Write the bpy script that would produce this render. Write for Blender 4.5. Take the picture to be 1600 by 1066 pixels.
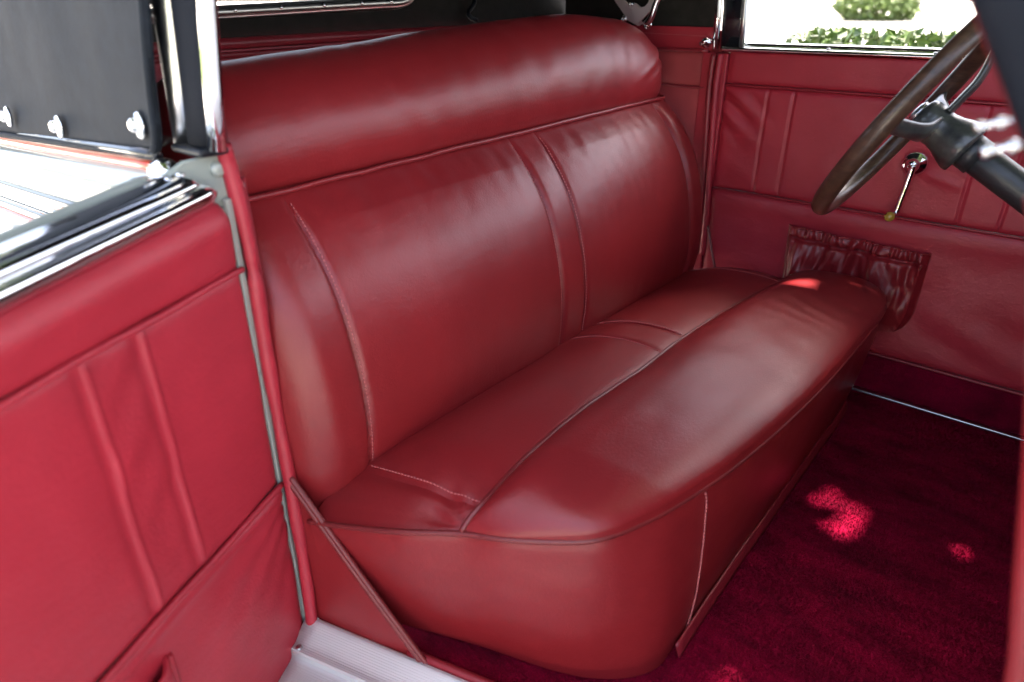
import bpy, math, random
from mathutils import Vector, noise, Matrix
random.seed(7)
R = math.radians
scene = bpy.context.scene
for o in list(bpy.data.objects): bpy.data.objects.remove(o)
COL = scene.collection

# ------------------------------------------------------------------ camera
cam_d = bpy.data.cameras.new('camera'); cam = bpy.data.objects.new('camera', cam_d); COL.objects.link(cam)
cam.location = (0, 0, 1.0)
cam.rotation_euler = (R(90 - 26.4), 0, R(39.4))
cam_d.sensor_width = 36; cam_d.lens = 24.0; cam_d.clip_start = .02; cam_d.clip_end = 3000
cam_d.dof.use_dof = True; cam_d.dof.focus_distance = 1.45; cam_d.dof.aperture_fstop = 2.6
scene.camera = cam

# ------------------------------------------------------------------ sky and sun
SUN = Vector((.10, .30, 1.0)).normalized()          # direction towards the sun
elev = math.asin(SUN.z); azim = math.atan2(SUN.x, SUN.y)
w = bpy.data.worlds.new('World'); scene.world = w; w.use_nodes = True
nt = w.node_tree; nt.nodes.clear()
sky = nt.nodes.new('ShaderNodeTexSky'); sky.sky_type = 'NISHITA'; sky.sun_disc = False
sky.sun_elevation = elev; sky.sun_rotation = azim; sky.air_density = .8; sky.dust_density = 7.0; sky.ozone_density = .6
bg = nt.nodes.new('ShaderNodeBackground'); bg.inputs[1].default_value = .15
wo = nt.nodes.new('ShaderNodeOutputWorld')
nt.links.new(sky.outputs[0], bg.inputs[0]); nt.links.new(bg.outputs[0], wo.inputs[0])
sd = bpy.data.lights.new('sun', 'SUN'); sd.energy = 3.3; sd.angle = R(.53); sd.color = (1, .95, .88)
sun = bpy.data.objects.new('sun', sd); COL.objects.link(sun)
sun.rotation_euler = SUN.to_track_quat('Z', 'Y').to_euler()
scene.view_settings.view_transform = 'Standard'; scene.view_settings.look = 'None'
scene.view_settings.exposure = 3.17; scene.view_settings.gamma = 1.0
scene.view_settings.use_white_balance = True; scene.view_settings.white_balance_temperature = 6850   # camera set for open shade

# ------------------------------------------------------------------ materials
def mat(name, base, rough=.5, metal=0, spec=.5, coat=0, sheen=0):
    m = bpy.data.materials.new(name); m.use_nodes = True
    b = m.node_tree.nodes['Principled BSDF']
    b.inputs['Base Color'].default_value = (*base, 1); b.inputs['Roughness'].default_value = rough
    b.inputs['Metallic'].default_value = metal; b.inputs['Specular IOR Level'].default_value = spec
    b.inputs['Coat Weight'].default_value = coat; b.inputs['Coat Roughness'].default_value = .08
    b.inputs['Sheen Weight'].default_value = sheen
    return m
def N(m, kind): return m.node_tree.nodes.new(kind)
def L(m, a, b): m.node_tree.links.new(a, b)
def coords(m, scale=(1, 1, 1)):
    t = N(m, 'ShaderNodeTexCoord'); mp = N(m, 'ShaderNodeMapping'); mp.inputs['Scale'].default_value = scale
    L(m, t.outputs['Object'], mp.inputs[0]); return mp.outputs[0]
def noise_tex(m, vec, scale, detail=4, rough=.5):
    n = N(m, 'ShaderNodeTexNoise'); n.inputs['Scale'].default_value = scale; n.inputs['Detail'].default_value = detail
    n.inputs['Roughness'].default_value = rough; L(m, vec, n.inputs['Vector']); return n.outputs['Fac']
def ramp(m, fac, stops):
    r = N(m, 'ShaderNodeValToRGB'); L(m, fac, r.inputs[0])
    e = r.color_ramp.elements
    while len(e) < len(stops): e.new(.5)
    for i, (p, c) in enumerate(stops):
        e[i].position = p; e[i].color = (*c, 1) if len(c) == 3 else c
    return r.outputs[0]
def mix_col(m, base, k1, k2, fac):
    return ramp(m, fac, [(.3, tuple(c * k1 for c in base)), (.7, tuple(min(1, c * k2) for c in base))])
def bump(m, fac, strength, dist, prev=None):
    b = N(m, 'ShaderNodeBump'); b.inputs['Strength'].default_value = strength; b.inputs['Distance'].default_value = dist
    L(m, fac, b.inputs['Height'])
    if prev is not None: L(m, prev, b.inputs['Normal'])
    return b.outputs[0]
def leather(name, base, rough=.36, wr=.5, coat=0, grain=1.0, k=(.82, 1.15), crease=1.0):
    m = mat(name, base, rough, spec=.5, coat=coat); p = m.node_tree.nodes['Principled BSDF']
    v = coords(m)
    L(m, mix_col(m, base, k[0], k[1], noise_tex(m, v, 5, 6, .6)), p.inputs['Base Color'])
    vo = N(m, 'ShaderNodeTexVoronoi'); vo.inputs['Scale'].default_value = 620; L(m, v, vo.inputs['Vector'])
    b1 = bump(m, vo.outputs['Distance'], .16 * grain, .0009)
    b2 = bump(m, noise_tex(m, v, 190, 4, .7), .32 * grain, .0014, b1)
    b3 = bump(m, noise_tex(m, coords(m, (1, .6, 1.4)), 18, 3, .55), wr, .0045, b2)
    L(m, b3, p.inputs['Normal'])
    rr = N(m, 'ShaderNodeMapRange'); rr.inputs[3].default_value = rough - .03; rr.inputs[4].default_value = rough + .05
    L(m, noise_tex(m, v, 9, 5, .6), rr.inputs[0]); L(m, rr.outputs[0], p.inputs['Roughness'])
    return m
M = {}
M['seat'] = leather('seat_leather', (.230, .0138, .0172), .345, .16, k=(.9, 1.08))
M['door'] = leather('door_leather', (.385, .020, .036), .44, .4, grain=1.4, k=(.9, 1.08))
M['quarter'] = leather('quarter_vinyl', (.40, .055, .062), .45, .3)
M['welt'] = leather('welt_leather', (.27, .016, .026), .38, .4)
M['seatwelt'] = leather('seat_welt', (.17, .018, .020), .36, .3)
M['pocket'] = leather('pocket_leather', (.235, .014, .019), .33, .3)
M['thread'] = mat('thread', (.50, .125, .125), .7)
M['thread_red'] = mat('thread_red', (.22, .015, .025), .7)
M['chrome'] = mat('chrome', (.82, .83, .84), .05, 1)
M['darkchrome'] = mat('dark_chrome', (.55, .57, .60), .07, 1)
M['plated'] = mat('reflection_tinted_plating', (.80, .70, .72), .38, .8)  # pinkish reflection on the hinge irons put into the base colour
M['steel'] = mat('dull_steel', (.45, .46, .47), .28, 1)
M['black'] = mat('black_gloss', (.010, .012, .016), .12, spec=.6, coat=.5)
M['rubber'] = mat('black_rubber', (.006, .008, .012), .45, spec=.35)
M['postcloth'] = mat('post_cloth', (.008, .010, .015), .75, spec=.12)
M['brass'] = mat('amber_knob', (.42, .27, .04), .22, spec=.6, coat=.5)
M['dark'] = mat('dark_inside', (.01, .006, .006), .8)
M['pin'] = mat('red_pinstripe', (.62, .06, .02), .3, coat=.5)
def cloth(name, base):
    m = mat(name, base, .8, spec=.2, sheen=.02); p = m.node_tree.nodes['Principled BSDF']
    v = coords(m)
    b = bump(m, noise_tex(m, v, 420, 2, .5), .35, .0008); b = bump(m, noise_tex(m, v, 7, 4, .5), .3, .006, b)
    L(m, b, p.inputs['Normal']); L(m, mix_col(m, base, .75, 1.3, noise_tex(m, v, 30, 6, .7)), p.inputs['Base Color'])
    return m
M['canvas'] = cloth('black_canvas', (.010, .0135, .019))
M['lining'] = cloth('dark_lining', (.020, .019, .017))
m = mat('paint', (.29, .32, .285), .22, spec=.5, coat=.8); M['paint'] = m
m = mat('carpet', (.16, .003, .022), .95, spec=.08, sheen=.10); p = m.node_tree.nodes['Principled BSDF']
v = coords(m); v2 = coords(m, (1.0, 2.6, 1))
p.inputs['Sheen Tint'].default_value = (.8, .05, .16, 1); p.inputs['Sheen Roughness'].default_value = .45
mx = N(m, 'ShaderNodeMix'); mx.data_type = 'RGBA'; mx.blend_type = 'MULTIPLY'; mx.inputs[0].default_value = 1
L(m, ramp(m, noise_tex(m, v2, 6, 6, .65), [(.30, (.115, .0008, .013)), (.70, (.35, .0016, .034))]), mx.inputs[6])
L(m, ramp(m, noise_tex(m, v, 420, 3, .7), [(.3, (.45, .45, .45)), (.7, (1.5, 1.5, 1.5))]), mx.inputs[7])
L(m, mx.outputs[2], p.inputs['Base Color'])
b = bump(m, noise_tex(m, v, 520, 3, .7), 1.0, .004); b = bump(m, noise_tex(m, v2, 14, 4, .6), .6, .010, b); L(m, b, p.inputs['Normal'])
M['carpet'] = m
m = mat('sill_aluminium', (.68, .73, .73), .36, .35); p = m.node_tree.nodes['Principled BSDF']
wv = N(m, 'ShaderNodeTexWave'); wv.bands_direction = 'Z'; wv.inputs['Scale'].default_value = 1; wv.inputs['Distortion'].default_value = 0
v = coords(m, (70, 70, 70)); L(m, v, wv.inputs['Vector']); wv.bands_direction = 'X'; wv.inputs['Distortion'].default_value = .8
L(m, bump(m, noise_tex(m, coords(m, (1, 8, 1)), 60, 5, .7), .25, .0008), p.inputs['Normal']); M['sill'] = m
m = mat('wood_rim', (.06, .032, .02), .36, spec=.4, coat=.15); p = m.node_tree.nodes['Principled BSDF']
L(m, ramp(m, noise_tex(m, coords(m, (3, 12, 12)), 8, 6, .7), [(.3, (.028, .015, .010)), (.7, (.085, .046, .028))]), p.inputs['Base Color']); M['wood'] = m
m = mat('wrinkle_black', (.020, .023, .024), .38, spec=.5); p = m.node_tree.nodes['Principled BSDF']
L(m, bump(m, noise_tex(m, coords(m), 260, 3, .6), .5, .001), p.inputs['Normal']); M['column'] = m
m = mat('hub_paint', (.040, .045, .042), .30, spec=.5, coat=.3); p = m.node_tree.nodes['Principled BSDF']
L(m, ramp(m, noise_tex(m, coords(m), 30, 5, .7), [(.35, (.022, .024, .024)), (.7, (.075, .08, .07))]), p.inputs['Base Color']); M['hub'] = m
m = mat('concrete', (.56, .54, .50), .9); p = m.node_tree.nodes['Principled BSDF']
L(m, mix_col(m, (.56, .54, .50), .8, 1.15, noise_tex(m, coords(m), .8, 8, .65)), p.inputs['Base Color']); M['concrete'] = m
m = mat('dimmed_drive', (.19, .185, .175), .9); p = m.node_tree.nodes['Principled BSDF']
L(m, mix_col(m, (.19, .185, .175), .7, 1.25, noise_tex(m, coords(m), .6, 8, .65)), p.inputs['Base Color']); M['drive'] = m
m = mat('grass', (.09, .13, .04), .9); p = m.node_tree.nodes['Principled BSDF']
L(m, mix_col(m, (.10, .14, .045), .6, 1.4, noise_tex(m, coords(m), 3, 8, .7)), p.inputs['Base Color']); M['grass'] = m
def leafmat(name, base):
    m = mat(name, base, .45); p = m.node_tree.nodes['Principled BSDF']
    L(m, mix_col(m, base, .55, 1.5, noise_tex(m, coords(m), 14, 4, .7)), p.inputs['Base Color']); return m
M['leaf'] = leafmat('hedge_leaf', (.085, .15, .025)); M['leaf2'] = leafmat('bush_leaf', (.09, .14, .03)); M['leaf3'] = leafmat('tree_leaf', (.05, .10, .02))
M['bark'] = mat('bark', (.09, .06, .04), .9); M['rock'] = mat('rock', (.28, .20, .13), .9)
m = bpy.data.materials.new('window_glass'); m.use_nodes = True; m.node_tree.nodes.clear()
tr = N(m, 'ShaderNodeBsdfTransparent'); gl = N(m, 'ShaderNodeBsdfGlossy'); gl.inputs['Roughness'].default_value = .03
ms = N(m, 'ShaderNodeMixShader'); ms.inputs[0].default_value = .08; mo = N(m, 'ShaderNodeOutputMaterial')
L(m, tr.outputs[0], ms.inputs[1]); L(m, gl.outputs[0], ms.inputs[2]); L(m, ms.outputs[0], mo.inputs[0]); M['glass'] = m

# ------------------------------------------------------------------ mesh helpers
def link(name, verts, faces, material, parent=None, smooth=True):
    me = bpy.data.meshes.new(name); me.from_pydata([tuple(v) for v in verts], [], faces); me.update()
    if smooth: me.polygons.foreach_set('use_smooth', [True] * len(me.polygons))
    if material: me.materials.append(M[material])
    o = bpy.data.objects.new(name, me); COL.objects.link(o)
    if parent:
        o.parent = parent
        o.matrix_parent_inverse = Matrix.Translation(parent.location).inverted()
    return o
def thing(name, label, cat, loc=(0, 0, 0), group=None):
    o = bpy.data.objects.new(name, None); COL.objects.link(o); o.location = loc; o.empty_display_size = .05
    o['label'] = label; o['category'] = cat
    if group: o['group'] = group
    return o
def grid(fn, nu, nv):
    vs = [fn(i / nu, j / nv) for j in range(nv + 1) for i in range(nu + 1)]
    fs = [(j * (nu + 1) + i, j * (nu + 1) + i + 1, (j + 1) * (nu + 1) + i + 1, (j + 1) * (nu + 1) + i) for j in range(nv) for i in range(nu)]
    return vs, fs
def crom(pts, t):
    n = len(pts) - 1; x = min(max(t, 0), 1) * n; i = min(int(x), n - 1); f = x - i
    g = lambda k: Vector(pts[min(max(k, 0), n)])
    p0, p1, p2, p3 = g(i - 1), g(i), g(i + 1), g(i + 2)
    if i == 0: p0 = 2 * p1 - p2
    if i == n - 1: p3 = 2 * p2 - p1
    return .5 * (2 * p1 + (p2 - p0) * f + (2 * p0 - 5 * p1 + 4 * p2 - p3) * f * f + (3 * p1 - p0 - 3 * p2 + p3) * f ** 3)
def resample(pts, n, closed=False):
    """even arc-length points of a Catmull-Rom curve"""
    k = max(200, 20 * len(pts)); ps = [crom(pts, i / k) for i in range(k + 1)]
    d = [0]
    for a, b in zip(ps, ps[1:]): d.append(d[-1] + (b - a).length)
    out = []; j = 0
    for i in range(n + 1):
        s = d[-1] * i / n
        while j < k - 1 and d[j + 1] < s: j += 1
        f = (s - d[j]) / max(1e-9, d[j + 1] - d[j]); out.append(ps[j].lerp(ps[j + 1], f))
    return out
def tube_data(path, r, sides=8, caps=True, closed=False):
    path = [Vector(p) for p in path]; vs = []; fs = []; n = len(path); up = Vector((0, 0, 1)); prev = None
    for i, p in enumerate(path):
        a = path[(i - 1) % n] if (closed or i) else p; b = path[(i + 1) % n] if (closed or i < n - 1) else p
        t = (b - a).normalized()
        if prev is None:
            x = t.cross(up)
            if x.length < 1e-3: x = t.cross(Vector((1, 0, 0)))
        else: x = prev - t * prev.dot(t)
        x.normalize(); prev = x; y = t.cross(x); rr = r(i / (n - 1)) if callable(r) else r
        for k in range(sides):
            a_ = 2 * math.pi * k / sides; vs.append(p + (x * math.cos(a_) + y * math.sin(a_)) * rr)
    m_ = n if closed else n - 1
    for i in range(m_):
        for k in range(sides):
            q = (k + 1) % sides; j = (i + 1) % n
            fs.append((i * sides + k, i * sides + q, j * sides + q, j * sides + k))
    if caps and not closed:
        fs.append(tuple(range(sides))[::-1]); fs.append(tuple((n - 1) * sides + k for k in range(sides)))
    return vs, fs
def tube(name, path, r, material, parent, sides=8, n=None, closed=False):
    if n: path = resample(path, n)
    return link(name, *tube_data(path, r, sides, True, closed), material, parent)
def stitches(name, path, material, parent, pitch=.0068, dash=.0048, r=.0012):
    path = [Vector(p) for p in path]; tot = sum((b - a).length for a, b in zip(path, path[1:]))
    n = max(2, int(tot / pitch)); ps = resample(path, n * 3); vs = []; fs = []
    for i in range(n):
        a = ps[i * 3]; b = ps[i * 3 + 3]; b = a.lerp(b, dash / pitch)
        v, f = tube_data([a, a.lerp(b, .25) , a.lerp(b, .75), b], lambda t: r * (.55 + .45 * math.sin(math.pi * t)), 5)
        o = len(vs); vs += v; fs += [tuple(k + o for k in q) for q in f]
    return link(name, vs, fs, material, parent)
def lathe_data(center, axis, prof, sides=24):
    axis = Vector(axis).normalized(); x = axis.orthogonal().normalized(); y = axis.cross(x); c = Vector(center)
    vs = []; fs = []
    for h, r in prof:
        for k in range(sides):
            a = 2 * math.pi * k / sides; vs.append(c + axis * h + (x * math.cos(a) + y * math.sin(a)) * r)
    for i in range(len(prof) - 1):
        for k in range(sides):
            q = (k + 1) % sides; fs.append((i * sides + k, i * sides + q, (i + 1) * sides + q, (i + 1) * sides + k))
    fs.append(tuple(range(sides))[::-1]); fs.append(tuple((len(prof) - 1) * sides + k for k in range(sides)))
    return vs, fs
def lathe(name, center, axis, prof, material, parent, sides=24):
    return link(name, *lathe_data(center, axis, prof, sides), material, parent)
def prism(name, poly, ext, material, parent, bev=.002, smooth=False):
    """extrude a 3-D polygon by the vector ext, with a bevel"""
    ext = Vector(ext); n = len(poly); vs = [Vector(p) for p in poly] + [Vector(p) + ext for p in poly]
    fs = [tuple(range(n))[::-1], tuple(range(n, 2 * n))] + [(i, (i + 1) % n, n + (i + 1) % n, n + i) for i in range(n)]
    o = link(name, vs, fs, material, parent, smooth)
    if bev:
        b = o.modifiers.new('bevel', 'BEVEL'); b.width = bev; b.segments = 3; b.limit_method = 'ANGLE'
        o.data.polygons.foreach_set('use_smooth', [True] * len(o.data.polygons)); 
        wn = o.modifiers.new('wn', 'WEIGHTED_NORMAL'); wn.keep_sharp = False
    return o
def box(name, lo, hi, material, parent, bev=.003):
    (x0, y0, z0), (x1, y1, z1) = lo, hi
    return prism(name, [(x0, y0, z0), (x1, y0, z0), (x1, y1, z0), (x0, y1, z0)], (0, 0, z1 - z0), material, parent, bev)
def sst(a, b, x):
    t = min(max((x - a) / (b - a), 0), 1); return t * t * (3 - 2 * t)
def nz(p, s, seed=0): return noise.noise(Vector((p[0] * s + seed * 7.1, p[1] * s + seed * 3.3, p[2] * s - seed * 5.7)))
def thick(o, t, off=-1):
    s = o.modifiers.new('solid', 'SOLIDIFY'); s.thickness = t; s.offset = off; return o

# ------------------------------------------------------------------ ground outside
def gz(x, y): return -.45 + .9 * sst(6, 34, y) + .0025 * max(0, y - 34)
def gfn(u, v):
    x = -300 + 600 * u
    y = -250 + 900 * v
    # denser rows near the car
    s = 2 * v - .62; y = (abs(s) ** 3) * (1 if s > 0 else -1) * 300
    s = 2 * u - 1; x = (abs(s) ** 3) * (1 if s > 0 else -1) * 400
    return Vector((x, y, gz(x, y)))
o = link('ground', *grid(gfn, 120, 160), 'concrete'); o['kind'] = 'structure'

o = link('driveway', *grid(lambda u, v: Vector((-70 + 140 * u, 2.6 + 27 * v, gz(0, 2.6 + 27 * v) + .008)), 4, 60), 'drive'); o['kind'] = 'structure'  # darker sheet over the ground, added to dim the far-window reflection on the cushion

# ------------------------------------------------------------------ bench seat
seat = thing('bench_seat', 'oxblood red leather front bench seat with rolled upper backrest', 'car seat', (-.55, 1.17, 0))
Y0, Y1 = .445, 1.868
SEAMS = [Y0, .585, 1.135, 1.222, 1.745, Y1]
LOW = [(-.808, 0, .235), (-.792, 0, .30), (-.785, 0, .38), (-.791, 0, .46), (-.808, 0, .54), (-.834, 0, .61), (-.868, 0, .665), (-.908, 0, .712), (-.942, 0, .743), (-.953, 0, .752)]
lowp = resample(LOW, 60)
def lowprof(t):
    i = min(int(t * 60), 59); a = lowp[i].lerp(lowp[i + 1], t * 60 - i); d = (lowp[i + 1] - lowp[i]).normalized()
    return a, Vector((d.z, 0, -d.x))            # outward (forward/up) normal
def tilt(y): return .022 * (y - 1.17)
def back_pt(t, y, seams=SEAMS, extra=0):
    a, n = lowprof(t)
    dn = y - Y0; df = Y1 - y; k = 0
    for d, r, D in ((dn, .085, .13), (df, .075, .12)):
        if d < r: e = (r - max(d, 0)) / r; k = D * (1 - math.sqrt(max(0, 1 - e * e)))
    j = 0
    while j < len(seams) - 2 and y > seams[j + 1]: j += 1
    v = (y - seams[j]) / (seams[j + 1] - seams[j]); v = min(max(v, 0), 1)
    wd = seams[j + 1] - seams[j]
    fade = min(1, (1 - t) * 7, t * 5 + .2)
    puff = min(.011, wd * .05) * (1 - abs(2 * v - 1) ** 4) * fade
    g = 0
    for s in seams[1:-1]: g -= .0065 * math.exp(-((y - s) / .0055) ** 2) * fade
    p = Vector((a.x, y, a.z + tilt(y) * t)) + n * (puff + g + extra)
    p.x -= k
    wr = .0022 * nz(p, 5, 1) + .0005 * nz((p.x, p.y * 2, p.z * .8), 19, 2)
    wr += .003 * math.exp(-((t - .9) / .09) ** 2) * nz((0, p.y * 3.2, p.z * 1.5), 9, 4)
    for s_ in seams[1:-1]: wr += .0005 * fade * math.sin(t * 160 + 2 * nz((y * .1, t * 5, s_), 3, 7)) * (.6 + nz((t * 6, s_ * 9, 0), 1.7, 6)) * math.exp(-((y - s_) / .010) ** 2)
    return p + n * wr
back = link('backrest', *grid(lambda u, v: back_pt(.01 + .97 * v, Y0 + .01 + (Y1 - Y0 - .02) * u, extra=-.03), 60, 20), 'seat', seat)
for j in range(5):
    a, b = SEAMS[j], SEAMS[j + 1]
    link('backrest_panel', *grid(lambda u, v: back_pt(v, a + (b - a) * u), max(20, int((b - a) / .005)), 130), 'seat', back)
for j, s in enumerate(SEAMS[1:-1]):
    off = (.0045, -.0045, .0045, -.0045)[j]
    stitches('stitching', [back_pt(.02 + .93 * k / 40, s + off, extra=.0006) for k in range(41)], 'thread', back)
# rolled top
ROLL = [(-.958, 0, .744), (-.943, 0, .754), (-.932, 0, .778), (-.930, 0, .815), (-.940, 0, .860), (-.965, 0, .902), (-1.000, 0, .933), (-1.045, 0, .949), (-1.088, 0, .943), (-1.118, 0, .91), (-1.13, 0, .85), (-1.13, 0, .70)]
rollp = resample(ROLL, 80)
def roll_pt(t, y):
    i = min(int(t * 80), 79); a = rollp[i].lerp(rollp[i + 1], t * 80 - i); d = (rollp[i + 1] - rollp[i]).normalized(); n = Vector((d.z, 0, -d.x))
    k = 1
    dn = y - (Y0 - .01); df = (Y1 + .006) - y
    for d_, r in ((dn, .13), (df, .20)):
        if d_ < r: e = (r - max(d_, 0)) / r; k = max(0, 1 - e ** 2.5) ** (1 / 2.5)
    base = Vector((-1.06, 0, .742)); q = base + (a - base) * (.0 + 1.0 * k)
    arch = .050 * sst(.30, 1.5, y) - .030 - .022 * sst(1.45, 1.80, y)
    p = Vector((q.x, y, q.z + tilt(y) * .6 + arch * (q.z - .74) / .2))
    wr = .0035 * nz(p, 5, 3) + .0010 * nz((p.x, p.y * 1.6, p.z), 14, 5)
    # fan of soft creases at the far end
    c = sst(1.5, 1.68, y) * (1 - sst(1.80, 1.87, y)) * sst(.1, .25, t) * (1 - sst(.5, .7, t))
    ph = (p.z - .80) * 1.0 - (y - 1.60) * .42
    wr += c * (.0065 * math.exp(-((ph - .0) / .011) ** 2) + .005 * math.exp(-((ph + .036) / .010) ** 2) - .004 * math.exp(-((ph + .018) / .012) ** 2))
    wr += .0016 * math.sin(y * 60 + 4 * nz(p, 6, 8)) * math.exp(-((t - .25) / .16) ** 2) * max(0, nz((y, 1, 1), 6, 9))
    return p + n * wr * sst(0, .08, t)
roll = link('headroll', *grid(lambda u, v: roll_pt(v, (Y0 - .01) + (Y1 - Y0 + .016) * u), 260, 90), 'seat', seat)
tube('piping', [back_pt(.985, Y0 + .02 + (Y1 - Y0 - .03) * k / 30) + Vector((.006, 0, .003 + .0004 * math.sin(k * 1.9))) for k in range(31)], .0046, 'seat', roll, 8, 140)

# cushion
PIPE = [(-.80, .455, .247), (-.745, .475, .255), (-.649, .512, .272), (-.558, .559, .287), (-.482, .586, .300), (-.401, .631, .312), (-.369, .665, .316), (-.346, .715, .318), (-.326, .774, .320), (-.308, .857, .320),
        (-.292, .956, .320), (-.276, 1.119, .320), (-.266, 1.306, .320), (-.264, 1.574, .318), (-.266, 1.721, .318), (-.279, 1.815, .317), (-.32, 1.865, .314), (-.42, 1.885, .305), (-.56, 1.89, .290), (-.80, 1.89, .25)]
pipe = resample(PIPE, 300)
MID = [(-.558, .559, .289), (-.555, .577, .305), (-.550, .609, .322), (-.552, .672, .336), (-.558, .763, .342), (-.561, .861, .345), (-.559, .985, .345), (-.554, 1.086, .345), (-.557, 1.184, .345), (-.555, 1.363, .343), (-.543, 1.553, .340), (-.530, 1.72, .333), (-.535, 1.82, .318), (-.56, 1.89, .291)]
midp = resample(MID, 300)
def at(arr, s):
    n = len(arr) - 1; x = min(max(s, 0), 1) * n; i = min(int(x), n - 1); return arr[i].lerp(arr[i + 1], x - i)
def near_idx(arr, p): return min(range(len(arr)), key=lambda i: (arr[i] - Vector(p)).length)
iA = near_idx(pipe, MID[0]); iB = near_idx(pipe, MID[-1])
front = pipe[iA:iB + 1]
# pair the two curves by a shared progress so cross-sections run roughly fore-and-aft
def fpt(s):
    return at(front, s)
fl = [0]
def pair(s):
    m = at(midp, s)
    # front parameter: ends pinned, middle matched on y
    lo, hi = 0.0, 1.0
    for _ in range(30):
        c = (lo + hi) / 2
        if at(front, c).y < m.y + .10 * math.sin(math.pi * min(1, s * 1.0)) * (1 - s): lo = c
        else: hi = c
    return lo
pairs = [pair(i / 200) for i in range(201)]
pairs[0] = 0; pairs[-1] = 1
# blend towards a uniform march near the ends, keep monotone
for i in range(201):
    s = i / 200; e = max(1 - s / .12, 1 - (1 - s) / .10, 0); e = e * e * (3 - 2 * e)
    pairs[i] = pairs[i] * (1 - e) + s * e if False else pairs[i]
for i in range(1, 201): pairs[i] = max(pairs[i], pairs[i - 1])
def smooth_list(a, k):
    for _ in range(k): a = [a[0]] + [(a[i - 1] + a[i] * 2 + a[i + 1]) / 4 for i in range(1, len(a) - 1)] + [a[-1]]
    return a
pairs = smooth_list(pairs, 60)
def front_pt(s, t):
    m = at(midp, s); x = s * 200; i = min(int(x), 199); q = at(front, pairs[i] + (pairs[i + 1] - pairs[i]) * (x - i))
    wdt = (q - m).length; h = min(.046, wdt * .20)
    p = m.lerp(q, t)
    out = Vector((q.x - m.x, q.y - m.y, 0)); out = out.normalized() if out.length > 1e-6 else Vector((1, 0, 0))
    up = (max(0, 1 - abs(2 * t - 1) ** 3.4)) ** .8
    p += Vector((0, 0, 1)) * h * up * (1.0 + .15 * (t - .5)) + out * (.016 * min(1, wdt / .2)) * sst(.45, .9, t) * (1 - sst(.93, 1, t) * .75)
    p.z += (.0030 * nz(p, 6, 11) + .0012 * nz(p, 15, 12)) * math.sin(math.pi * t)
    # compression creases at the driver's end
    c = sst(1.35, 1.55, p.y) * math.sin(math.pi * t) ** .7
    p.z += c * .0011 * math.sin(p.y * 95 + p.x * 40 + 5 * nz(p, 7, 13)) * max(0, nz(p, 5, 14) + .3)
    return p
REAR = [(-.80, .455, .247), (-.815, .56, .285), (-.82, .70, .288), (-.82, 1.2, .290), (-.82, 1.7, .285), (-.82, 1.80, .28), (-.80, 1.89, .25)]
rearp = resample(REAR, 300)
def rear_pt(s, t, seams):
    m = at(midp, s); lo = s
    # rear line matched on y, near end = side piping
    ry = m.y - .085 * max(0, 1 - s / .05) ** 1.5 - .022 * (1 - sst(0, .3, s)); ry = min(max(ry, .455), 1.89)
    j = min(range(len(rearp)), key=lambda i: abs(rearp[i].y - ry)); r = rearp[j].copy(); r.y = ry
    p = r.lerp(m, t)
    if s < .045:                                       # follow the side piping at the very end
        q = at(pipe, (iA / 300) * t); e = (1 - s / .045) ** 2; p = p.lerp(q, e)
    h = .026 * sst(0, .10, s) * (1 - sst(.95, 1, s) * .8)
    p.z += h * math.sin(math.pi * min(1, t)) ** .8
    p.z += (.0028 * nz(p, 6, 15) + .001 * nz(p, 16, 16)) * math.sin(math.pi * t)
    # pinch where the centre welt meets the side piping
    d = (p - Vector((-.60, .575, .30))).length
    p.z -= .010 * math.exp(-(d / .035) ** 2) * math.sin(math.pi * t)
    a = math.atan2(p.y - .565, p.x + .558); p.z += .0022 * math.sin(a * 9) * math.exp(-(d / .05) ** 2)
    g = 0
    for sm in seams: g -= .0045 * math.exp(-((s - sm) / .0040) ** 2)
    return p + Vector((0, 0, g * math.sin(math.pi * t) ** .4 if 0 < t < 1 else 0))
def s_of_y(y): return min(range(301), key=lambda i: abs(midp[i].y - y)) / 300
CS = [s_of_y(.600), s_of_y(1.180), s_of_y(1.275), s_of_y(1.785)]
cush = link('cushion', *grid(lambda u, v: front_pt(u, v), 260, 46), 'seat', seat)
ends = [0] + CS + [1]
for j in range(5):
    a, b = ends[j], ends[j + 1]
    link('cushion_panel', *grid(lambda u, v: rear_pt(a + (b - a) * u, v, CS), max(16, int((b - a) * 230)), 34), 'seat', cush)
for j, c in enumerate(CS):
    stitches('stitching', [rear_pt(c + (.004 if j % 2 == 0 else -.004), .12 + .87 * k / 24, CS) + Vector((0, 0, .0008)) for k in range(25)], 'thread', cush, r=.0014)
tube('piping', [p + Vector((0, 0, .003 + .0012 * math.sin(i * .22) * math.sin(i * .057))) for i, p in enumerate(midp)], .0046, 'seatwelt', cush, 8, 200)
tube('piping', [p + Vector((0, 0, .001)) for p in pipe], .0046, 'seatwelt', cush, 8, 260)
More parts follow.
